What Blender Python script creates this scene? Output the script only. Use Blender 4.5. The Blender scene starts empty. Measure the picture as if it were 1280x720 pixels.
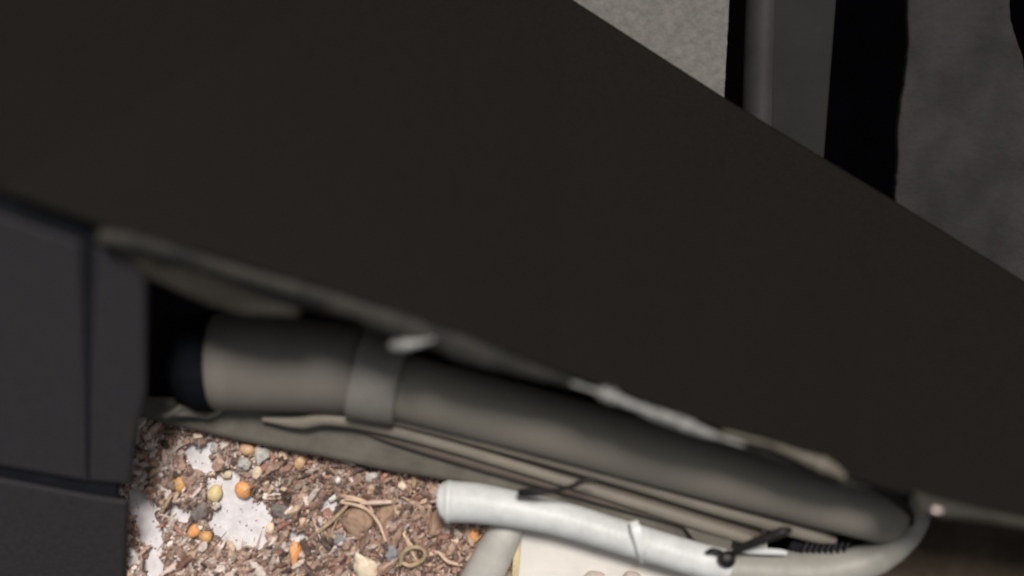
import bpy, bmesh, math, random
import numpy as np
from mathutils import Vector, Matrix, noise as mnoise

# ---------------------------------------------------------------- camera, sky, sun, exposure
U = 0.0002                 # metres per unit of the working grid (0.2 mm)
H = 1400.0                 # camera height over the soil, in the same unit
C = bpy.context.scene
COL = C.collection
cam_d = bpy.data.cameras.new("camera"); cam = bpy.data.objects.new("camera", cam_d); COL.objects.link(cam)
cam.location = (0, 0, H * U)
cam.rotation_euler = (0, 0, 0)
cam_d.sensor_width = 36; cam_d.lens = 36 * H / 1280.0
cam_d.clip_start = 0.001; cam_d.clip_end = 50
cam_d.dof.use_dof = True
cam_d.dof.focus_distance = (H + 52) * U
cam_d.dof.aperture_fstop = 3.2
C.camera = cam

SUN_EL, SUN_AZ = math.radians(64.5), math.radians(78)      # azimuth of the sun, counter-clockwise from +X
w = bpy.data.worlds.new("World"); C.world = w; w.use_nodes = True
wn = w.node_tree.nodes; wl = w.node_tree.links
sky = wn.new("ShaderNodeTexSky"); sky.sky_type = 'NISHITA'; sky.sun_disc = False
sky.sun_elevation = SUN_EL
sky.sun_rotation = math.radians(90) - SUN_AZ
sky.air_density = 1.0; sky.dust_density = 5.0; sky.ozone_density = 0.6
hs_ = wn.new("ShaderNodeHueSaturation"); hs_.inputs["Saturation"].default_value = 0.3     # a white overcast sky
wl.new(sky.outputs[0], hs_.inputs["Color"]); wl.new(hs_.outputs[0], wn["Background"].inputs[0]); wn["Background"].inputs[1].default_value = 0.05
sd = bpy.data.lights.new("sun", 'SUN'); sun = bpy.data.objects.new("sun", sd); COL.objects.link(sun)
sd.energy = 2.7; sd.angle = math.radians(13); sd.color = (1.0, 0.95, 0.895)
sdir = Vector((math.cos(SUN_EL) * math.cos(SUN_AZ), math.cos(SUN_EL) * math.sin(SUN_AZ), math.sin(SUN_EL)))
sun.rotation_euler = sdir.to_track_quat('Z', 'Y').to_euler(); sun.location = sdir * 2
C.view_settings.view_transform = 'Standard'; C.view_settings.look = 'None'
C.view_settings.gamma = 1; C.view_settings.use_curve_mapping = False
C.view_settings.exposure = 0.25
C.render.engine = 'CYCLES'
C.cycles.use_denoising = True
C.cycles.max_bounces = 6

rnd = random.Random(7)

# ---------------------------------------------------------------- helpers
def P(x, y, z):
    """a point seen at photo pixel (x, y) whose height over the soil is z, in metres"""
    f = (H - z) / H
    return Vector(((x - 640) * f * U, -(y - 360) * f * U, z * U))

def mat(name, col, rough=0.6, var=0.25, scale=30, bump=0.0, bscale=8, spec=0.4, col2=None, detail=5, stretch=None, metal=0):
    m = bpy.data.materials.new(name); m.use_nodes = True
    nt = m.node_tree; n = nt.nodes; l = nt.links; b = n["Principled BSDF"]
    b.inputs["Roughness"].default_value = rough
    b.inputs["Specular IOR Level"].default_value = spec
    b.inputs["Metallic"].default_value = metal
    tc = n.new("ShaderNodeTexCoord"); mp = n.new("ShaderNodeMapping"); l.new(tc.outputs["Object"], mp.inputs[0])
    if stretch: mp.inputs["Scale"].default_value = stretch
    nz = n.new("ShaderNodeTexNoise"); nz.inputs["Scale"].default_value = 1 / (scale * U); nz.inputs["Detail"].default_value = detail
    nz.inputs["Roughness"].default_value = 0.6
    l.new(mp.outputs[0], nz.inputs["Vector"])
    rp = n.new("ShaderNodeValToRGB"); l.new(nz.outputs["Fac"], rp.inputs[0])
    c2 = col2 or tuple(c * (1 + var) for c in col)
    c1 = tuple(c * (1 - var) for c in col) if not col2 else col
    rp.color_ramp.elements[0].position = 0.36; rp.color_ramp.elements[1].position = 0.66
    rp.color_ramp.elements[0].color = (*c1, 1); rp.color_ramp.elements[1].color = (*c2, 1)
    l.new(rp.outputs[0], b.inputs["Base Color"])
    if bump:
        nb = n.new("ShaderNodeTexNoise"); nb.inputs["Scale"].default_value = 1 / (bscale * U); nb.inputs["Detail"].default_value = 6
        l.new(mp.outputs[0], nb.inputs["Vector"])
        bp = n.new("ShaderNodeBump"); bp.inputs["Strength"].default_value = bump; bp.inputs["Distance"].default_value = 3 * U
        l.new(nb.outputs["Fac"], bp.inputs["Height"]); l.new(bp.outputs[0], b.inputs["Normal"])
    return m

def thing(name, label, cat, loc, group=None):
    o = bpy.data.objects.new(name, None); COL.objects.link(o); o.location = loc
    o.empty_display_size = 0.005
    o["label"] = label; o["category"] = cat; o["kind"] = "thing"
    if group: o["group"] = group
    bpy.context.view_layer.update()
    return o

def link(name, me, m, parent=None, label=None, cat=None, group=None, kind=None, loc=None):
    """meshes come in world coordinates; the origin is moved to their middle"""
    o = bpy.data.objects.new(name, me)
    if m and not me.materials: me.materials.append(m)
    if loc is None and len(me.vertices):
        co = np.empty(len(me.vertices) * 3); me.vertices.foreach_get("co", co); co = co.reshape(-1, 3)
        loc = Vector((co.min(0) + co.max(0)) / 2)
        loc.z = co[:, 2].min()
        me.transform(Matrix.Translation(-loc))
    COL.objects.link(o)
    if parent:
        o.parent = parent; o.location = Vector(loc) - wloc(parent)
    else:
        o.location = loc
    if label: o["label"] = label
    if cat: o["category"] = cat; o["kind"] = "thing"
    if group: o["group"] = group
    if kind: o["kind"] = kind
    return o

def wloc(o):
    v = Vector(o.location)
    while o.parent: o = o.parent; v += o.location
    return v

def bm_mesh(bm, name, smooth=True):
    bmesh.ops.recalc_face_normals(bm, faces=bm.faces)
    me = bpy.data.meshes.new(name); bm.to_mesh(me); bm.free()
    if smooth: me.polygons.foreach_set("use_smooth", [True] * len(me.polygons))
    return me

def plate(pts, th, bev=3, seg=3, rough_edge=0.0, sub=0, name="plate", seed=0, amp=0.0):
    """thick plate: pts = (px, py, z) of its upper face, th thickness"""
    if sub:
        q = []
        for i in range(len(pts)):
            a = pts[i]; b = pts[(i + 1) % len(pts)]
            d = math.hypot(a[0] - b[0], a[1] - b[1]); k = max(1, int(d / sub))
            for j in range(k):
                t = j / k
                p = [a[c] + (b[c] - a[c]) * t for c in range(3)]
                if rough_edge and j:
                    nv = mnoise.noise_vector(Vector((p[0] * .05 + seed, p[1] * .05, 3.1))) + 0.5 * mnoise.noise_vector(Vector((p[0] * .17 + seed, p[1] * .17, 1.1)))
                    p[0] += nv.x * rough_edge; p[1] += nv.y * rough_edge
                q.append(p)
        pts = q
    bm = bmesh.new()
    top = [bm.verts.new(P(*p)) for p in pts]
    bot = [bm.verts.new(v.co - Vector((0, 0, th * U))) for v in top]
    n = len(top)
    bm.faces.new(top); bm.faces.new(bot[::-1])
    for i in range(n):
        bm.faces.new((top[i], bot[i], bot[(i + 1) % n], top[(i + 1) % n]))
    bmesh.ops.recalc_face_normals(bm, faces=bm.faces)
    if bev:
        es = [e for e in bm.edges if e.verts[0] in top and e.verts[1] in top]
        bmesh.ops.bevel(bm, geom=es, offset=bev * U, segments=seg, profile=0.5, affect='EDGES')
    bmesh.ops.triangulate(bm, faces=[f for f in bm.faces if len(f.verts) > 4])
    return bm_mesh(bm, name, smooth=False)

def spline(pts, k=8):
    """Catmull-Rom through rows of numbers"""
    a = [np.array(p, float) for p in pts]; a = [2 * a[0] - a[1]] + a + [2 * a[-1] - a[-2]]
    out = []
    for i in range(1, len(a) - 2):
        for j in range(k):
            t = j / k
            out.append(0.5 * (2 * a[i] + (a[i + 1] - a[i - 1]) * t + (2 * a[i - 1] - 5 * a[i] + 4 * a[i + 1] - a[i + 2]) * t * t
                       + (3 * a[i] - a[i - 1] - 3 * a[i + 1] + a[i + 2]) * t ** 3))
    out.append(a[-2]); return out

def tube(rows, k=8, seg=24, name="tube", cap=True, prof=None, jitter=0.0, round_caps=False, squash=1.0, rib=0.0):
    """rows: (px, py, z, radius in units); swept tube, or profile prof = [(side, up)...] scaled by radius"""
    r = spline(rows, k) if k > 1 else [np.array(x, float) for x in rows]
    pts = [P(*x[:3]) for x in r]; rad = [x[3] * U for x in r]
    if round_caps:
        d0 = (pts[0] - pts[1]).normalized(); d1 = (pts[-1] - pts[-2]).normalized()
        A = [(pts[0] + d0 * rad[0] * math.sin(t), rad[0] * math.cos(t)) for t in (1.45, 1.2, .9, .6, .3)]
        B = [(pts[-1] + d1 * rad[-1] * math.sin(t), rad[-1] * math.cos(t)) for t in (.3, .6, .9, 1.2, 1.45)]
        pts = [a[0] for a in A] + pts + [b[0] for b in B]; rad = [a[1] for a in A] + rad + [b[1] for b in B]
    up = Vector((0, 0, 1))
    bm = bmesh.new(); rings = []
    closed = prof is None
    prof = prof or [(math.cos(2 * math.pi * i / seg), squash * math.sin(2 * math.pi * i / seg)) for i in range(seg)]
    for i, p in enumerate(pts):
        t = (pts[min(i + 1, len(pts) - 1)] - pts[max(i - 1, 0)]).normalized()
        s = t.cross(up)
        if s.length < 1e-4: s = Vector((1, 0, 0))
        s.normalize(); u = s.cross(t)
        jr = 1 + jitter * mnoise.noise(Vector((i * 0.35, rows[0][0], 0.2)))
        if rib and rad[i] > 18 * U: jr *= 1 + rib * math.cos(i * math.pi * 0.5)
        rings.append([bm.verts.new(p + (s * a + u * b) * rad[i] * jr) for a, b in prof])
    n = len(prof)
    for i in range(len(rings) - 1):
        for j in range(n):
            bm.faces.new((rings[i][j], rings[i][(j + 1) % n], rings[i + 1][(j + 1) % n], rings[i + 1][j]))
    if cap:
        bm.faces.new(rings[0]); bm.faces.new(rings[-1][::-1])
    me = bm_mesh(bm, name)
    return me

def blob(x, y, z, rx, ry, rz, rot=0, tilt=(0, 0), rough=0.15, freq=0.9, sub=3, seed=0, name="blob", facet=False, sharp=0):
    bm = bmesh.new(); bmesh.ops.create_icosphere(bm, subdivisions=sub, radius=1)
    for v in bm.verts:
        c = v.co.copy()
        d = 1 + rough * mnoise.noise(c * freq + Vector((seed * 3.7, seed * 1.3, seed)))  + 0.4 * rough * mnoise.noise(c * freq * 3 + Vector((seed, 0, 4)))
        if sharp: c.y *= 1; c.x *= 1 - sharp * (0.5 - 0.5 * c.y)
        v.co = Vector((c.x * rx * d, c.y * ry * d, c.z * rz * d)) * U
    R = Matrix.Rotation(-rot, 4, 'Z') @ Matrix.Rotation(tilt[0], 4, 'X') @ Matrix.Rotation(tilt[1], 4, 'Y')
    bmesh.ops.transform(bm, matrix=Matrix.Translation(P(x, y, z)) @ R, verts=bm.verts)
    return bm_mesh(bm, name, smooth=not facet)

# ---------------------------------------------------------------- materials
M = dict(
    panel=mat("matte_black_panel", (0.0047, 0.0034, 0.0021), 0.7, 0.5, 3.0, 0.25, 4, spec=0.14),
    flange=mat("grey_flange", (0.040, 0.035, 0.028), 0.6, 0.3, 60, 0.15, 20, spec=0.25),
    rim=mat("worn_rim", (0.0165, 0.0145, 0.0116), 0.7, 0.7, 40, 0.2, 14, spec=0.35),
    white_bead=mat("white_rim_bead", (0.25, 0.245, 0.235), 0.4, 0.45, 14, 0.4, 10),
    beige_bead=mat("beige_rim_bead", (0.13, 0.115, 0.086), 0.5, 0.3, 20, 0.3, 10),
    metal=mat("rivet_metal", (0.85, 0.70, 0.64), 0.25, 0.1, 10, metal=0.6),
    tile=mat("black_plastic_tile", (0.037, 0.0345, 0.0380), 0.75, 0.16, 5, 0.10, 4, spec=0.12),
    backing=mat("joint_black", (0.014, 0.015, 0.019), 0.95, 0.2, 40, spec=0.05),
    end_shade=mat("end_shade_dark", (0.006, 0.007, 0.0095), 0.9, 0.2, 20, spec=0.05),  # near-black, shade painted over the coupling's left end
    pipe=mat("grey_pipe_plastic", (0.235, 0.214, 0.180), 0.6, 0.05, 60, 0.05, 10, spec=0.3, stretch=(0.25, 1, 1)),
    coupling=mat("grey_coupling_plastic", (0.175, 0.159, 0.140), 0.65, 0.07, 50, 0.05, 10, spec=0.25),
    collar=mat("grey_collar", (0.215, 0.203, 0.183), 0.6, 0.10, 40, spec=0.25),
    ridge=mat("beige_ridge", (0.20, 0.178, 0.145), 0.6, 0.15, 30, 0.1, 10, stretch=(0.3, 1, 1), spec=0.25),
    groove=mat("brown_groove", (0.135, 0.110, 0.092), 0.7, 0.15, 30, 0.1, 8, stretch=(0.3, 1, 1), spec=0.2),
    strip=mat("olive_strip", (0.130, 0.119, 0.098), 0.65, 0.22, 50, 0.1, 12, spec=0.25),
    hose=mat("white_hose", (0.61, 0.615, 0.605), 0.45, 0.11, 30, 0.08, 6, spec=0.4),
    hose_rim=mat("white_hose_rim", (0.64, 0.66, 0.63), 0.4, 0.06, 20),
    branch=mat("grey_hose", (0.44, 0.425, 0.385), 0.5, 0.12, 40, 0.08, 8),
    bracket=mat("beige_bracket", (0.29, 0.278, 0.245), 0.5, 0.12, 60, 0.08, 8),
    board=mat("cream_board", (0.66, 0.625, 0.575), 0.6, 0.06, 50, 0.08, 8, spec=0.25),
    trim=mat("yellowed_edge", (0.52, 0.43, 0.24), 0.6, 0.25, 20, 0.1, 6),
    black=mat("black_tie", (0.014, 0.012, 0.012), 0.5, 0.3, 10, spec=0.3),
    white_tie=mat("white_tie", (0.72, 0.73, 0.73), 0.4, 0.05, 10),
    concrete=mat("pale_concrete", (0.138, 0.131, 0.121), 0.9, 0.16, 9, 0.4, 5, spec=0.1, detail=8),
    post=mat("dark_grey_post", (0.0145, 0.0138, 0.0134), 0.7, 0.1, 40, 0.1, 6, spec=0.12),
    post_edge=mat("post_rounded_edge", (0.027, 0.0248, 0.0248), 0.6, 0.12, 30, 0.1, 6, spec=0.15),
    wall=mat("mottled_wall", (0.029, 0.0274, 0.0270), 0.95, 0.22, 70, 0.5, 6, spec=0.08, detail=9),
    brown=mat("dark_brown_board", (0.046, 0.0345, 0.024), 0.8, 0.25, 50, 0.1, 8, spec=0.1),
    ground=mat("gap_shade_ground", (0.0007, 0.0007, 0.0011), 1.0, 0.3, 60, spec=0.0),  # near-black base colour stands in for shade deep in the gaps
    sheet=mat("white_plastic_sheet", (0.70, 0.67, 0.68), 0.22, 0.12, 14, 0.2, 8),
)

# ---------------------------------------------------------------- the ground far below
bm = bmesh.new(); bmesh.ops.create_grid(bm, x_segments=8, y_segments=8, size=4000 * U)
me = bm_mesh(bm, "ground"); me.transform(Matrix.Translation((0, 0, -1000 * U)))
link("ground", me, M["ground"], kind="structure")

# ---------------------------------------------------------------- pieces at the upper right
th = plate([(560, -90, -5), (922, -90, -5), (912, 0, -5), (903, 175, -5), (700, 120, -5), (560, 40, -5)], 22, 2, 2, 1.6, 6, "slab", 1)
link("concrete_slab", th, M["concrete"], label="pale speckled concrete slab above the black slab, left of the narrow dark gap", cat="slab")

post = thing("grey_post", "smooth dark grey post between the two black gaps at upper right", "post", P(990, 60, -57))
link("post_body", plate([(968, -90, -14), (1052, -90, -14), (1046, 0, -14), (1026, 260, -14), (960, 260, -14)], 24, 3, 3, name="post"), M["post"], post)
link("rounded_edge", tube([(958, -95, -34, 23), (952, 50, -34, 23), (946, 265, -34, 23)], 6, 20), M["post_edge"], post)

wall = plate([(1134, -90, 0), (1254, -90, 0), (1266, 30, 0), (1292, 120, 0), (1420, 160, 0), (1420, 520, 0), (1110, 330, 0), (1121, 230, 0), (1124, 150, 0), (1136, 60, 0), (1135, 0, 0)], 12, 3, 2, 2.2, 7, "wall", 4)
link("rough_wall", wall, M["wall"], label="mottled dark grey rough wall at the far right edge", cat="wall")

bb = plate([(1040, 640, 30), (1420, 660, 30), (1420, 800, 30), (1000, 800, 30)], 40, 4, 3, name="board")
link("brown_board", bb, M["brown"], label="dark brown board at bottom right behind the curved bracket", cat="board")

# ---------------------------------------------------------------- the big black panel and its rim
pan = thing("black_slab", "large matte black slab crossing the picture diagonally above the grey pipe", "slab", P(640, 300, 150))
lip = [(-300, 146), (0, 240), (125, 283), (240, 314), (400, 360), (560, 414), (700, 467), (860, 524), (1060, 598), (1150, 626), (1300, 655), (1500, 700)]
def slab_z(x, y):
    d = (y - (250 + 0.31 * x)) / math.sqrt(1 + 0.31 ** 2)
    return 340 - 0.115 * (x - 100) + 0.55 * d
def LZ(x): return 340 - 0.115 * (x - 100)
pts = [(x, y, 340 - 0.115 * (x - 100)) for x, y in lip]
top = [(1500, 485), (1280, 350), (1112, 246), (920, 130), (706, -8), (560, -110), (-300, -110)]
pts += [(x, y, slab_z(x, y)) for x, y in top]
def panel_mesh():
    me = plate(pts, 16, 5, 4, name="panel_board")
    return me
link("slab_face", panel_mesh(), M["panel"], pan)
fl = plate([(126, 300, 322), (240, 312, 316), (400, 362, 300), (560, 416, 282), (600, 432, 276), (575, 440, 270), (520, 428, 270), (455, 411, 274), (448, 402, 275), (376, 384, 276), (370, 397, 274), (300, 394, 278), (250, 378, 282), (185, 349, 290), (150, 322, 306)], 14, 6, 4, name="flange")
link("flange", fl, M["flange"], pan)
rm = tube([(x, y, LZ(x) - dz, q) for x, y, dz, q in ((132, 296, 6, 8), (180, 304, 6, 9), (240, 322, 8, 7), (300, 341, 8, 7), (400, 371, 8, 9), (480, 398, 8, 11), (560, 427, 8, 13), (640, 455, 9, 10), (720, 480, 10, 5), (800, 508, 12, 4), (960, 563, 12, 6), (1040, 592, 12, 9), (1085, 606, 14, 7))], 8, 16, jitter=0.4, round_caps=True, squash=0.45)
link("rim", rm, M["rim"], pan)
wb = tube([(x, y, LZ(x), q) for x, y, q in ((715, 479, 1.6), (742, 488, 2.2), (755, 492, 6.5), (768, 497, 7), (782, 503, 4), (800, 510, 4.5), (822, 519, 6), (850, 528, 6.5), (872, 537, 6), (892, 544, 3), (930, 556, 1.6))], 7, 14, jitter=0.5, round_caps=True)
link("rim_bead", wb, M["white_bead"], pan, label="white glossy bead along the rim")  # white raised bead along the slab's lower edge
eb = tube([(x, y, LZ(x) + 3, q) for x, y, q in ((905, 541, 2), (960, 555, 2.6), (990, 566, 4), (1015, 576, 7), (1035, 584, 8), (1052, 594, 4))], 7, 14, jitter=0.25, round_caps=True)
link("rim_bead", eb, M["beige_bead"], pan, label="beige teardrop bead along the rim")  # beige raised bead, thickest towards its right end
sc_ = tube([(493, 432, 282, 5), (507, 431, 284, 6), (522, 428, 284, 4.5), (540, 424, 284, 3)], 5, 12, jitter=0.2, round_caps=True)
link("edge_highlight", sc_, M["white_bead"], pan, label="small pale patch painted as a highlight")  # pale sliver painted in as a highlight on the edge
tl = plate([(1142, 614, 232), (1165, 622, 230), (1240, 640, 222), (1400, 672, 206), (1400, 684, 202), (1240, 656, 218), (1190, 650, 226), (1150, 646, 228)], 10, 5, 3, name="tail")
link("rim_tail", tl, M["flange"], pan)
rv = blob(1171, 638, 236, 6.5, 3, 3.5, rot=0.1, rough=0.05, sub=3)
link("rivet", rv, M["metal"], pan)

# ---------------------------------------------------------------- black tiled panel at the left
tp = thing("tiled_panel", "black plastic panel of three tiles with recessed joints at the left edge", "tiled panel", P(60, 520, 120))
def TZ(y): q = y - 360; return (281 - 0.72 * q) / (1 - 0.72 * q / H)     # one flat sloping face
def tile_pts(q, dz=0): return [(x, y, TZ(y) + dz) for x, y in q]
link("backing", plate(tile_pts([(-300, 130), (130, 285), (160, 335), (160, 500), (146, 600), (140, 780), (-300, 780)], -9), 10, 2, 1, name="backing"), M["backing"], tp)
for q in ([(-300, 165), (0, 268), (100, 303), (104, 400), (107, 480), (108.5, 602), (0, 583), (-300, 549)],
          [(118, 311), (174, 320), (181, 336), (181, 490), (174, 520), (166, 560), (161, 606), (109.5, 602), (111, 480), (114, 400)],
          [(-300, 564), (0, 599), (107, 619), (159, 627), (155, 700), (150, 800), (-300, 800)]):
    link("tile", plate(tile_pts(q), 9, 5, 4, name="tile"), M["tile"], tp)

# ---------------------------------------------------------------- grey pipe
gp = thing("grey_pipe", "dark grey plastic pipe lying along the lower edge of the black slab", "pipe", P(760, 560, 100))
link("pipe_body", tube([(470, 474, 78, 40), (650, 520, 76, 39), (900, 587, 76, 38), (1080, 634, 78, 37), (1115, 643, 80, 33), (1128, 646, 80, 24)], 8, 40), M["pipe"], gp)
link("coupling", tube([(264, 452, 66, 57), (350, 454, 66, 57), (462, 462, 68, 53)], 4, 44), M["coupling"], gp)
link("end_shade_tube", tube([(226, 448, 60, 40), (240, 450, 62, 54), (252, 451, 64, 59), (262, 452, 66, 60.5), (268, 452, 66, 58)], 5, 44, jitter=0.03), M["end_shade"], gp)  # dark tube added so the coupling's end sinks into shadow
link("socket_lip", plate([(196, 522, 70), (222, 506, 74), (246, 484, 80), (262, 468, 84), (290, 480, 84), (300, 505, 70), (260, 524, 60)], 12, 6, 4, 2.5, 6, name="lip"), M["coupling"], gp)
link("collar", tube([(446, 464, 78, 54), (450, 465, 78, 56), (498, 475, 78, 54), (503, 476, 78, 52)], 1, 48), M["collar"], gp)
link("end_band", tube([(1066, 597, 128, 6), (1098, 608, 126, 7), (1124, 624, 118, 7), (1137, 640, 104, 6), (1138, 654, 90, 4)], 6, 12, round_caps=True), M["black"], gp)  # black tube along the upper edge of the pipe's right end

# ---------------------------------------------------------------- mounting rail under the pipe
mr = thing("mounting_rail", "long ribbed grey rail running under the pipe, above the soil", "rail", P(600, 590, 20))
flat = [(-1, -.3), (1, -.3), (1, .25), (.7, .32), (-.7, .32), (-1, .25)]
st = plate([(150, 496, 46), (260, 498, 48), (380, 506, 50), (470, 524, 50), (700, 586, 46), (905, 648, 42), (930, 664, 40), (900, 696, 34), (780, 660, 36), (640, 620, 36), (560, 603, 36), (480, 589, 36), (400, 572, 36), (300, 553, 36), (200, 529, 36), (158, 518, 36)], 16, 9, 5, name="strip")
link("base_strip", st, M["strip"], mr)
link("groove_bed", tube([(448, 527, 50, 8), (480, 534, 50, 15), (560, 553, 50, 20), (760, 610, 48, 20), (950, 665, 44, 16)], 8, name="bed", prof=flat), M["groove"], mr)
link("ridge", tube([(440, 513, 66, 5), (480, 520, 68, 8), (580, 545, 68, 8), (760, 595, 66, 8), (900, 636, 64, 9), (1010, 666, 62, 10), (1040, 674, 60, 6)], 8, 16, round_caps=True), M["ridge"], mr)
link("ridge", tube([(330, 524, 58, 3), (375, 528, 60, 8), (410, 522, 62, 10), (470, 533, 62, 8), (580, 563, 62, 7), (760, 618, 58, 7), (870, 653, 54, 8), (935, 674, 50, 7)], 8, 16, round_caps=True), M["ridge"], mr)
gb = bmesh.new()
for i in range(8):
    x = 1006 + i * 7.2
    p = P(x, 683 + i * 0.3, 56)
    bmesh.ops.create_cube(gb, size=1, matrix=Matrix.Translation(p) @ Matrix.Rotation(-0.5, 4, 'Z') @ Matrix.Diagonal((3 * U, 15 * U, 6 * U, 1)))
link("ribbed_grip", bm_mesh(gb, "grip", False), M["black"], mr)
link("slot_insert", plate([(992, 674, 52), (1062, 675, 52), (1070, 690, 52), (1000, 694, 52), (986, 686, 52)], 10, 2, 2, name="slot"), M["backing"], mr)
link("slot_insert", plate([(852, 655, 52), (920, 666, 54), (912, 690, 52), (868, 676, 52)], 8, 2, 2, name="slot"), M["strip"], mr)

# ---------------------------------------------------------------- hoses, board, ties
hs = thing("white_hose", "white plastic hose with rounded rimmed end, tied under the rail", "hose", P(700, 650, 20))
link("hose_body", tube([(552, 628, 49, 18), (556, 627.5, 50, 23), (563, 627, 51, 24.8), (576, 627.5, 52, 24.5), (600, 629.5, 52, 24), (640, 636, 50, 22.2), (700, 648, 50, 21), (780, 672, 50, 20.5), (860, 696, 50, 20.5), (908, 708, 46, 22)], 40, 36, rib=0.008), M["hose"], hs)
link("end_rim", tube([(556, 627, 52, 23), (557.5, 627, 52, 25.8), (562, 627.3, 52, 26), (565, 627.5, 52, 24.5)], 1, 40), M["hose_rim"], hs)

link("grey_hose", tube([(645, 632, 20, 20), (628, 672, 20, 22), (606, 715, 18, 25), (576, 775, 16, 27)], 8, 32), M["branch"], label="short grey hose passing beneath the white hose, beside the cream board", cat="hose")

bd = thing("cream_board", "cream board with a yellowed left edge under the white hose", "board", P(750, 720, -10))
link("board_face", plate([(653, 640, 16), (960, 660, 16), (960, 800, 16), (642, 800, 16), (649, 700, 16)], 14, 2, 2, name="face"), M["board"], bd)
link("edge_trim", plate([(645, 640, 14), (653.5, 640, 14), (649.5, 700, 14), (642.5, 800, 14), (633, 800, 14), (641, 700, 14)], 14, 1.5, 2, name="trim"), M["trim"], bd)

br = thing("curved_bracket", "grey beige curved bracket bending up around the right end of the pipe", "bracket", P(1020, 717, 20))
link("bracket_body", tube([(893, 710, 44, 20), (920, 713, 44, 25), (960, 716, 44, 28), (1005, 717, 44, 29), (1060, 709, 48, 24), (1105, 692, 56, 19), (1137, 666, 70, 15), (1149, 641, 92, 13), (1148, 618, 130, 11)], 10, 28, jitter=0.03, round_caps=True), M["bracket"], br)
link("highlight_strip", tube([(926, 688.5, 68, 2), (936, 688.5, 69, 3.4), (972, 690, 69, 3.4), (984, 691.5, 68, 2)], 5, prof=flat, name="highlight"), M["hose"], br)  # white strip added in place of a highlight on the bracket
link("white_cable_tie", tube([(792, 652, 70, 5), (795, 662, 78, 6), (799, 676, 77, 6), (803, 691, 70, 6), (805, 702, 50, 5)], 6, prof=flat, name="tie"), M["white_tie"], label="narrow white band wrapped round the white hose", cat="cable tie")

kt = thing("black_cable_tie", "black cable tie with a knotted head at the right end of the white hose", "cable tie", P(910, 698, 60))
link("tie_head", blob(909, 699, 74, 11, 10, 8, rot=-0.3, rough=0.25, seed=5), M["black"], kt)
link("tie_tail", tube([(912, 696, 76, 4), (925, 686, 84, 4.5), (944, 678, 92, 5.5), (962, 671, 98, 6), (978, 665, 102, 6), (986, 663, 100, 4)], 6, 12, round_caps=True), M["black"], kt)
link("tie_loop", tube([(906, 696, 76, 3.5), (900, 690, 78, 3), (890, 688, 78, 3), (884, 691, 70, 2.5)], 5, 10, round_caps=True), M["black"], kt)
link("wire_tie", tube([(652, 616, 84, 5), (668, 615, 90, 5), (690, 614, 96, 3), (712, 609, 106, 2.8), (728, 602, 112, 3.4), (744, 601, 112, 3)], 6, 10, round_caps=True), M["black"], label="thin black wire tie bent over the rail near the hose end", cat="wire tie")

peb = mat("pinkish_stone", (0.52, 0.44, 0.39), 0.7, 0.2, 10, 0.3, 5)
for (x, y, rx, ry, lab) in ((743, 721, 13, 8, "small pinkish stone on the cream board, leftmost at the bottom edge"),
                            (790, 722, 11, 8, "small pinkish stone on the cream board, between two other stones"),
                            (872, 716, 10, 6, "pale stone on the cream board, just left of the black cable tie")):
    link("stone", blob(x, y, 20, rx, ry, 7, seed=x), peb, label=lab, cat="stone", group="stones on the cream board")

# ---------------------------------------------------------------- the soil
sheet = plate([(130, 522, -8), (648, 522, -8), (640, 800, -8), (120, 800, -8)], 8, 2, 2, name="sheet")
link("white_sheet", sheet, M["sheet"], label="white plastic sheet showing through gaps in the soil", cat="plastic sheet")

GAPS = [(303, 655, 34, 24, 0.2), (284, 617, 26, 15, 0.4), (250, 574, 20, 11, 0.75), (262, 560, 9, 7, 0), (183, 652, 12, 42, -0.35), (192, 708, 10, 16, -.3),
        (224, 642, 13, 8, 0.4), (178, 632, 15, 12, 0), (410, 630, 9, 11, 0.2), (372, 671, 10, 6, 0.3), (320, 640, 14, 10, 0), (286, 596, 12, 9, 0), (470, 588, 8, 5, 0)]
def gap(x, y):
    g = 0
    for cx, cy, a, b, r in GAPS:
        dx, dy = x - cx, y - cy
        u = dx * math.cos(r) + dy * math.sin(r); v = -dx * math.sin(r) + dy * math.cos(r)
        q = math.sqrt((u / a) ** 2 + (v / b) ** 2)
        wob = 0.35 * mnoise.noise(Vector((x * .09, y * .09, cx)))
        g = max(g, 1.45 - q + wob)
    return g
def soil_h(x, y):
    h = 6 + 7 * mnoise.noise(Vector((x * .02, y * .02, 1))) + 5 * mnoise.noise(Vector((x * .06, y * .06, 5))) + 3.5 * mnoise.noise(Vector((x * .16, y * .16, 9)))
    g = gap(x, y)
    if g > 0: h -= 44 * min(1, g) ** 0.8
    return h
xs = np.arange(138, 642, 2.5); ys = np.arange(524, 790, 2.5)
V = [P(x, y, soil_h(x, y)) for y in ys for x in xs]
nx = len(xs)
F = [(j * nx + i, (j + 1) * nx + i, (j + 1) * nx + i + 1, j * nx + i + 1) for j in range(len(ys) - 1) for i in range(nx - 1)]
V0 = len(V)

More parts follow.
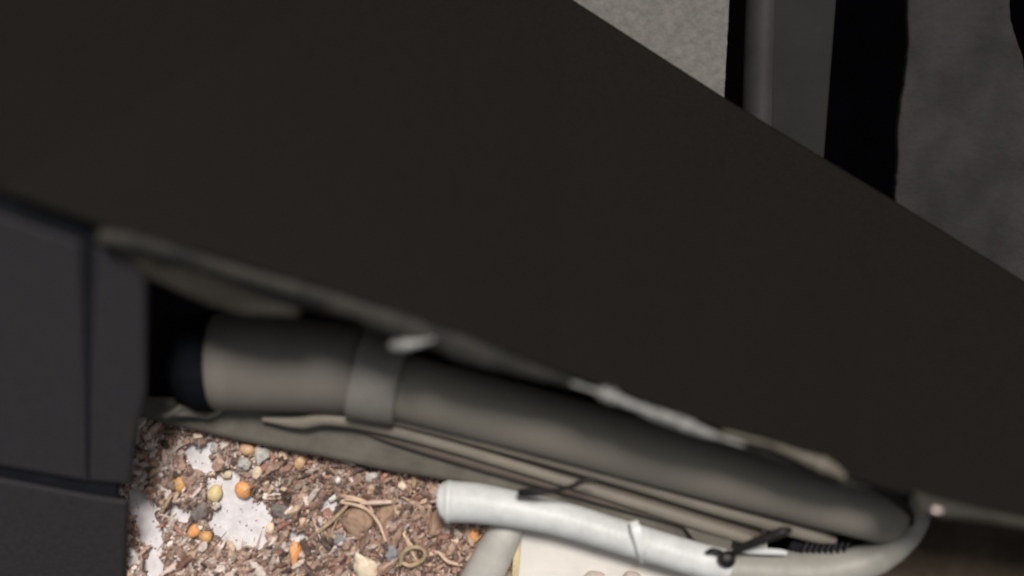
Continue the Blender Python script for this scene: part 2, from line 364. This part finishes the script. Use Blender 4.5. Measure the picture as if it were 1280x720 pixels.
IVs = []
for sd_ in (1, 2):
    ico = bmesh.new(); bmesh.ops.create_icosphere(ico, subdivisions=sd_, radius=1)
    IVs.append((np.array([v.co[:] for v in ico.verts]), np.array([[v.index for v in f.verts] for f in ico.faces]))); ico.free()
verts = [np.array([v[:] for v in V])]; faces = []; mats = [0] * len(F)
off = V0; rg = np.random.RandomState(5)
shapes = [[], []]
for k in range(60):                                  # sixty crumbly shapes, each coarse and fine
    nb = rg.normal(size=(5, 3)); nb2 = rg.normal(size=(8, 3)) * 2.6; ph = rg.uniform(0, 6.28, 8)
    cut = rg.normal(size=(3, 3)); cut /= np.linalg.norm(cut, axis=1)[:, None]
    for lv in (0, 1):
        v = IVs[lv][0].copy(); d = np.ones(len(v))
        for q, ax in enumerate(nb): d += 0.15 * np.sin(v @ ax * 2.1 + k + q)
        for q, ax in enumerate(nb2): d += 0.085 * np.sin(v @ ax * 2.4 + ph[q])
        v = v * d[:, None]
        for c_ in cut:                               # flat broken faces
            sdot = v @ c_; m_ = sdot > 0.6; v[m_] -= np.outer(sdot[m_] - 0.6, c_)
        shapes[lv].append(v)
def euler(a, b, c):
    return np.array((Matrix.Rotation(a, 3, 'Z') @ Matrix.Rotation(b, 3, 'X') @ Matrix.Rotation(c, 3, 'Y')))
def put(x, y, z, s, el, fl, m):
    global off
    lv = 1 if s > 3.6 else 0
    v = shapes[lv][rg.randint(60)] * np.array([s * el, s / math.sqrt(el), s * fl]) * U
    ang = rg.normal(0.95, 0.75)
    v = v @ euler(ang, rg.normal(0, .5), rg.normal(0, .45)).T + np.array(P(x, y, z)[:])
    verts.append(v); faces.append(IVs[lv][1] + off); off += len(v)
    mats.extend([m] * len(IVs[lv][1]))
n = 0
while n < 11500:
    x = rg.uniform(140, 642); y = rg.uniform(526, 752)
    if x > 605 and rg.rand() < 0.6: continue
    g = gap(x, y)
    if g > 0.22 and rg.rand() < 0.965: continue
    s_ = min(8.5, max(1.3, rg.lognormal(0.72, 0.52)))
    if g > 0.22: s_ = rg.uniform(.6, 1.5) if rg.rand() < .93 else 2.2
    elif g > 0.1: s_ = min(s_, 3)
    left = 1 / (1 + math.exp((x - 290) / 45))
    # 1 dark, 2 brown, 3 mauve grey, 4 pale, 5 red brown, 6 tan
    grn = mnoise.noise(Vector((x * .02, y * .02, 30)))
    pl = [0.10 + .16 * (1 - left) + .08 * grn, 0.34, 0.12 + .14 * left - .06 * grn, 0.03 + 0.42 * left, 0.12 - .07 * left, 0.08]
    c = np.cumsum(pl) / sum(pl); m = int(np.searchsorted(c, rg.rand())) + 1
    z = soil_h(x, y) if g < 0.22 else -7
    el = 1 + min(2.2, abs(rg.normal(0, .8))); fl = rg.uniform(.3, .85)
    put(x, y, max(z, -7) + s_ * rg.uniform(0.0, 1.1), s_, el, fl, min(m, 6))
    n += 1
for _ in range(170):                                  # straight needles
    x = rg.uniform(150, 636); y = rg.uniform(535, 745)
    if gap(x, y) > 0.1: continue
    put(x, y, soil_h(x, y) + rg.uniform(3, 8), rg.uniform(2.0, 3.2), rg.uniform(5, 12), 0.35, rg.choice([2, 5, 6, 6, 4]))
allv = np.concatenate(verts)
me = bpy.data.meshes.new("soil")
tri = np.concatenate(faces); quad = np.array(F)
nq, ntr = len(quad), len(tri)
me.vertices.add(len(allv)); me.vertices.foreach_set("co", allv.ravel())
me.loops.add(nq * 4 + ntr * 3); me.loops.foreach_set("vertex_index", np.concatenate([quad.ravel(), tri.ravel()]).astype(np.int32))
me.polygons.add(nq + ntr)
me.polygons.foreach_set("loop_start", np.concatenate([np.arange(nq) * 4, nq * 4 + np.arange(ntr) * 3]).astype(np.int32))
me.update(calc_edges=True)
allf = range(nq + ntr)
def soil_mat(name, c1, c2, rough=0.5):
    m = mat(name, c1, rough, 0.3, 5, 0.5, 3, spec=0.5, col2=c2, detail=6)
    nt = m.node_tree; n_ = nt.nodes; b = n_["Principled BSDF"]
    geo = n_.new("ShaderNodeNewGeometry"); hsv = n_.new("ShaderNodeHueSaturation")
    mr_ = n_.new("ShaderNodeMapRange"); mr_.inputs[3].default_value = 0.6; mr_.inputs[4].default_value = 1.35
    nt.links.new(geo.outputs["Random Per Island"], mr_.inputs[0]); nt.links.new(mr_.outputs[0], hsv.inputs["Value"])
    src = b.inputs["Base Color"].links[0].from_socket
    nt.links.new(src, hsv.inputs["Color"]); nt.links.new(hsv.outputs[0], b.inputs["Base Color"])
    return m
SM = [soil_mat("soil_base", (0.16, 0.100, 0.074), (0.38, 0.27, 0.22)),
      soil_mat("crumb_dark", (0.070, 0.047, 0.040), (0.155, 0.104, 0.083)),
      soil_mat("crumb_brown", (0.25, 0.155, 0.113), (0.43, 0.290, 0.222)),
      soil_mat("crumb_mauve", (0.38, 0.29, 0.245), (0.56, 0.455, 0.40)),
      soil_mat("crumb_pale", (0.58, 0.475, 0.415), (0.78, 0.69, 0.63)),
      soil_mat("crumb_red", (0.26, 0.128, 0.088), (0.42, 0.23, 0.17)),
      soil_mat("crumb_tan", (0.46, 0.32, 0.21), (0.64, 0.48, 0.35))]
for m in SM: me.materials.append(m)
me.polygons.foreach_set("material_index", mats)
me.polygons.foreach_set("use_smooth", [True] * len(F) + [False] * (len(allf) - len(F)))
me.update()
link("soil", me, None, kind="stuff")

# ---------------------------------------------------------------- pellets and bits lying on the soil
def colm(name, c, c2=None, rough=0.4, bump=0.15): return mat(name, c, rough, 0.18, 8, bump, 4, spec=0.45, col2=c2)
CM = dict(orange=colm("orange_pellet", (0.72, 0.29, 0.09), (0.86, 0.45, 0.19)), amber=colm("amber_pellet", (0.62, 0.33, 0.10), (0.78, 0.48, 0.20)),
          yellow=colm("pale_yellow_pellet", (0.68, 0.53, 0.24), (0.82, 0.70, 0.42)), tan=colm("tan_pellet", (0.52, 0.31, 0.17), (0.66, 0.44, 0.27)),
          cream=colm("cream_bit", (0.68, 0.54, 0.38), (0.82, 0.72, 0.55)), white=colm("white_bit", (0.62, 0.60, 0.56), (0.82, 0.80, 0.74)),
          grey=colm("grey_crystal", (0.38, 0.36, 0.33), (0.62, 0.60, 0.55), 0.5, 0.5), dark=colm("dark_chip", (0.15, 0.13, 0.12), (0.24, 0.21, 0.19), 0.7, 0.5),
          bark=colm("red_bark", (0.30, 0.19, 0.125), (0.42, 0.28, 0.20), 0.75, 0.6), straw=colm("pale_straw", (0.58, 0.40, 0.28), (0.74, 0.56, 0.42), 0.6),
          pink=colm("pinkish_twig", (0.58, 0.40, 0.32), (0.74, 0.56, 0.47), 0.6), peach=colm("peach_bit", (0.62, 0.40, 0.26), (0.78, 0.56, 0.40)),
          blue=colm("blue_grey_chip", (0.20, 0.20, 0.21), (0.30, 0.30, 0.31), 0.7, 0.4), shell=colm("yellowish_husk", (0.36, 0.255, 0.155), (0.52, 0.40, 0.26), 0.6, 0.4))
G1 = "fertiliser pellets on the soil"
bits = [  # name, x, y, rx, ry, rz, rot, colour, label, category, group, facet
 ("pellet", 225, 605, 7, 9, 6, 0.1, "amber", "amber oval pellet on brown soil near the left, standing alone", "pellet", G1, 0),
 ("pellet", 268, 617, 10, 11, 8, 0.5, "yellow", "pale yellow round pellet above the white patch", "pellet", G1, 0),
 ("pellet", 304, 612, 11, 11, 9, 0.2, "orange", "large orange pellet above the white patch, right of the pale yellow one", "pellet", G1, 0),
 ("pellet", 243, 663, 7, 9, 6, 0.5, "orange", "bright orange pellet left of the white patch, touching an amber one", "pellet", G1, 0),
 ("pellet", 258, 671, 7, 7, 6, 0, "amber", "small amber pellet touching the bright orange one left of the white patch", "pellet", G1, 0),
 ("pellet", 309, 561, 10, 8, 7, 0.2, "tan", "tan orange pellet at the top edge of the soil beside grey crystals", "pellet", G1, 0),
 ("pellet", 375, 578, 7, 10, 6, 0, "tan", "upright tan oval pellet close under the rail", "pellet", G1, 0),
 ("pellet", 378, 652, 6, 7, 5, 0, "peach", "small peach pellet above the orange wedge", "pellet", G1, 0),
 ("pellet", 592, 669, 7, 10, 7, 0, "orange", "deep orange pellet under the rounded end of the white hose", "pellet", G1, 0),
 ("chip", 368, 692, 9, 15, 6, 0.15, "orange", "orange wedge shaped chip pointing down in the middle of the soil", "chip", None, 1),
 ("chip", 457, 712, 13, 20, 7, -0.45, "cream", "large cream yellow wood chip at the bottom edge of the soil", "chip", None, 1),
 ("bit", 282, 592, 8, 6, 5, 0.3, "cream", "cream flake above the pale yellow pellet", "flake", None, 1),
 ("bit", 321, 591, 6, 8, 5, 0.5, "cream", "cream grain below the grey crystals", "grain", None, 1),
 ("crystal", 328, 570, 8, 11, 7, 0.4, "grey", "larger grey white crystal lump under the rail beside the tan orange pellet", "crystal", "grey crystal lumps", 1),
 ("crystal", 306, 579, 7, 8, 6, -0.3, "grey", "grey crystal lump directly below the tan orange pellet", "crystal", "grey crystal lumps", 1),
 ("crystal", 271, 560, 8, 8, 6, 0.2, "grey", "grey crystal lump right of the upper white patch", "crystal", "grey crystal lumps", 1),
 ("bit", 247, 544, 6, 5, 5, 0.2, "cream", "small cream grain at the top left edge of the soil", "grain", None, 1),
 ("bit", 417, 622, 4, 7, 4, 0.7, "white", "bright white splinter left of the straw fibres", "splinter", None, 1),
 ("bit", 422, 601, 4, 5, 3, 0.4, "white", "tiny bright white grain above the straw fibres", "grain", None, 1),
 ("bit", 347, 605, 3, 5, 3, 0.6, "white", "tiny white splinter right of the large orange pellet", "splinter", None, 1),
 ("bit", 503, 607, 5, 6, 4, -0.6, "cream", "cream grain under the rail, left of the white hose end", "grain", None, 1),
 ("bit", 166, 693, 5, 10, 4, -0.5, "white", "white oval husk at the left edge of the soil", "husk", None, 0),
 ("bit", 338, 661, 6, 7, 4, 0.4, "cream", "small cream grain right of the large white patch", "grain", None, 1),
 ("chip", 249, 641, 8, 14, 6, 0.55, "dark", "dark grey bark chip lying left of the large white patch", "chip", None, 1),
 ("chip", 446, 650, 20, 18, 8, 0.3, "bark", "broad reddish brown bark chip under the straw fibres", "chip", None, 1),
 ("chip", 424, 675, 9, 8, 6, 0.1, "blue", "blue grey chip below the reddish bark chip", "chip", None, 1),
 ("chip", 484, 640, 10, 20, 7, 0.4, "bark", "long brown bark chip standing right of the pink twig", "chip", None, 1),
 ("chip", 490, 692, 8, 9, 6, 0.1, "blue", "dark blue grey chip left of the yellowish husk ring", "chip", None, 1),
 ("chip", 518, 598, 4, 13, 5, 0.05, "shell", "narrow upright tan splinter under the rail", "splinter", None, 1),
 ("chip", 465, 596, 10, 6, 5, -0.3, "grey", "grey flake under the rail above the pink twig", "flake", None, 1),
 ("chip", 206, 573, 3.5, 11, 4, 0.0, "pink", "pinkish upright splinter near the top left of the soil", "splinter", None, 1),
 ("chip", 193, 536, 4, 12, 4, 0.75, "pink", "pale pink slanting twig at the top left corner of the soil", "twig", None, 1),
 ("chip", 545, 655, 9, 20, 6, 0.35, "bark", "brown bark strip left of the deep orange pellet", "chip", None, 1),
 ("chip", 352, 640, 13, 9, 6, 0.5, "dark", "dark bark lump right of the large white patch", "chip", None, 1),
]
for i, (nm, x, y, rx, ry, rz, rot, c, lab, cat, grp, fac) in enumerate(bits):
    z = max(soil_h(x, y), -6) + rz * 0.5 + 2.5
    me = blob(x, y, z, rx, ry, rz, rot, (rnd.uniform(-.2, .2), rnd.uniform(-.2, .2)), 0.45 if fac else 0.16, 1.5 if fac else 0.9, 3, seed=i + 1, name=nm, facet=False, sharp=0.7 if "wedge" in lab else 0)
    link({"flake": "flake", "grain": "grain", "splinter": "splinter", "husk": "husk", "twig": "twig"}.get(cat, nm), me, CM[c], label=lab, cat=cat, group=grp)

def strand(rows, m, nm, lab, cat, group=None):
    rows = [(x, y, max(soil_h(x, y), -5) + dz, r) for x, y, dz, r in rows]
    link(nm, tube(rows, 6, 8, round_caps=True, name=nm), CM[m], label=lab, cat=cat, group=group)
GS = "straw fibres on the soil"
strand([(428, 620, 18, 1.6), (442, 622, 22, 2), (458, 628, 20, 2), (466, 640, 14, 1.5)], "straw", "straw_fibre", "topmost pale straw fibre of the bundle, curving down at its right", "fibre", GS)
strand([(426, 628, 18, 1.5), (444, 631, 22, 2), (460, 638, 18, 2), (474, 655, 14, 2), (482, 676, 10, 1.5)], "straw", "straw_fibre", "longest pale straw fibre, running down from the bundle to the husk", "fibre", GS)
strand([(432, 624, 20, 1.4), (448, 626, 24, 1.7), (462, 631, 18, 1.5)], "straw", "straw_fibre", "short straw fibre in the middle of the bundle", "fibre", GS)
strand([(398, 665, 10, 2), (416, 650, 14, 2.6), (432, 634, 16, 2.2), (440, 622, 14, 1.5)], "shell", "straw_fibre", "olive tan straw fibre slanting down left from the bundle", "fibre", GS)
strand([(452, 629, 20, 2.4), (470, 628, 24, 3), (488, 627.5, 20, 2.6)], "pink", "pink_twig", "straight pale pink twig lying level right of the straw bundle", "twig")
strand([(540, 627, 14, 2), (552, 625, 20, 2.6), (564, 624, 20, 2)], "pink", "pink_twig", "short pale pink twig at the rounded end of the white hose", "twig")
strand([(500, 706, 10, 2.5), (505, 690, 16, 2.6), (518, 684, 18, 2.4), (530, 688, 16, 2.4), (529, 699, 14, 2.6), (514, 707, 14, 3), (504, 704, 12, 2.6)], "shell", "husk_ring", "yellowish curled husk forming a ring at the bottom of the soil", "husk")
strand([(548, 690, 10, 2), (560, 702, 14, 2.2), (576, 706, 10, 2)], "straw", "straw_fibre", "curved straw fibre left of the short grey hose", "fibre", GS)
strand([(203, 640, 10, 1.6), (208, 630, 14, 2), (214, 620, 10, 1.4)], "shell", "straw_fibre", "tiny yellowish straw fibre below the lone amber pellet", "fibre", GS)
